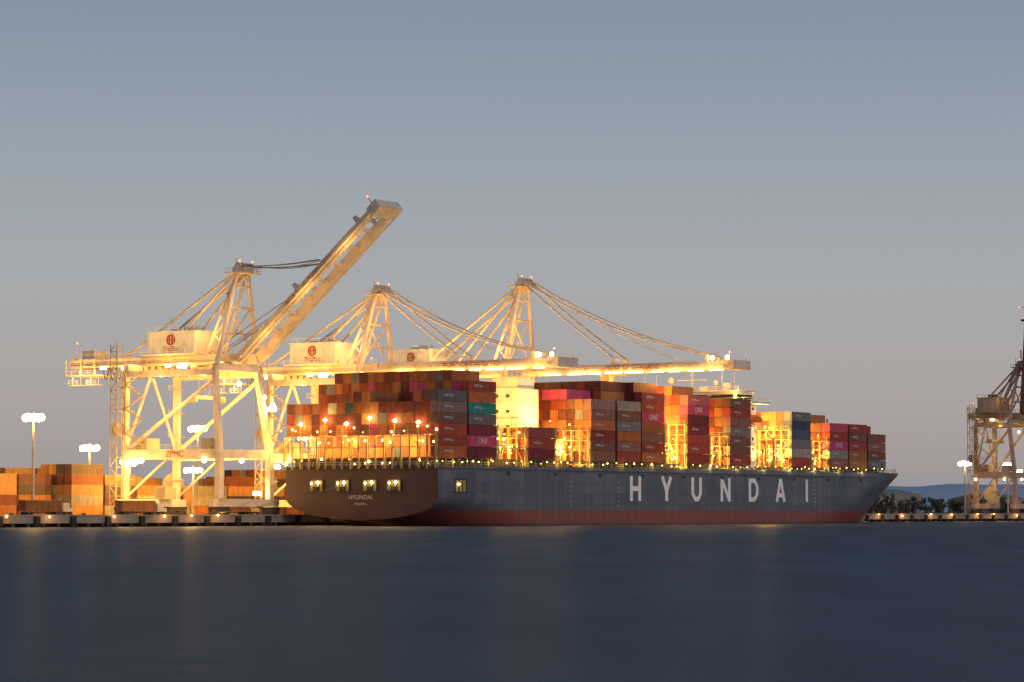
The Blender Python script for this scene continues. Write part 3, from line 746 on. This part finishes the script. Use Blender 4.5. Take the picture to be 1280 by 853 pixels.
e=empty('distant_tree_line',(0,0,0)); tm.obj('trunks',M_dark,e); tl.obj('foliage',paint('foliage',(0.07,0.08,0.065),0.8,dirt=(0.12,0.12,0.08),scale=.3,dirt_amt=.8),e)
hm=MB(); N_=160
for i in range(N_+1):
    X=-3000+6500*i/N_; hh=34+48*math.exp(-((X-1350)/750)**2)+12*math.sin(X*.0031)+5*math.sin(X*.009+1)+2*math.sin(X*.03)
    hm.v+=[(X,8200,0),(X,8200+160,hh*.6),(X,8600,hh*1.15),(X,9600,0)]
for i in range(N_):
    for k in range(3): n=i*4+k; hm.f.append((n,n+4,n+5,n+1))
hm.obj('haze_bank_hills',paint('painted_haze',(0.46,0.49,0.54),1.0,scale=.004,dirt=(0.42,0.45,0.5)),None,True)  # haze bank built as hill shapes, haze painted into the pale colour

# ============================================================ WORLD / SUN / CAMERA
w=bpy.data.worlds.new('World'); scene.world=w; w.use_nodes=True
N=w.node_tree.nodes; L=w.node_tree.links; bg=N['Background']
sky=N.new('ShaderNodeTexSky'); sky.sky_type='NISHITA'; sky.sun_disc=False; sky.sun_elevation=math.radians(2); sky.sun_rotation=math.radians(135)
L.new(sky.outputs[0],bg.inputs[0]); bg.inputs[1].default_value=0.012
tc=N.new('ShaderNodeTexCoord'); sx=N.new('ShaderNodeSeparateXYZ'); L.new(tc.outputs['Generated'],sx.inputs[0])
mr=N.new('ShaderNodeMapRange'); mr.inputs[1].default_value=0; mr.inputs[2].default_value=0.4; L.new(sx.outputs['Z'],mr.inputs[0])
r=N.new('ShaderNodeValToRGB'); L.new(mr.outputs[0],r.inputs['Fac']); cr=r.color_ramp
cr.elements[0].position=0; cr.elements[0].color=(0.26,0.275,0.315,1); cr.elements[1].position=1; cr.elements[1].color=(0.10,0.17,0.28,1)
for p_,c in ((0.04,(0.35,0.32,0.325)),(0.1,(0.385,0.36,0.355)),(0.2,(0.365,0.38,0.405)),(0.32,(0.285,0.34,0.40)),(0.46,(0.20,0.265,0.35))):
    e_=cr.elements.new(p_); e_.color=(*c,1)
bg2=N.new('ShaderNodeBackground'); L.new(r.outputs[0],bg2.inputs[0]); bg2.inputs[1].default_value=1
add=N.new('ShaderNodeAddShader'); L.new(bg.outputs[0],add.inputs[0]); L.new(bg2.outputs[0],add.inputs[1]); L.new(add.outputs[0],N['World Output'].inputs[0])
sl=bpy.data.lights.new('sun','SUN'); sl.energy=0.9; sl.angle=math.radians(12); sl.color=(1,.76,.62)
so=bpy.data.objects.new('sun',sl); COL.objects.link(so); so.rotation_euler=Vector((-0.7,0.7,-0.14)).to_track_quat('-Z','Y').to_euler()

cam=bpy.data.cameras.new('camera'); cam.lens=101.25; cam.sensor_width=36; cam.clip_start=1; cam.clip_end=30000
co_=bpy.data.objects.new('camera',cam); COL.objects.link(co_); co_.location=(0,0,3.5); co_.rotation_euler=(math.radians(90+3.394),0,0)
scene.camera=co_
scene.view_settings.view_transform='Standard'; scene.view_settings.look='None'; scene.view_settings.exposure=0; scene.view_settings.gamma=1
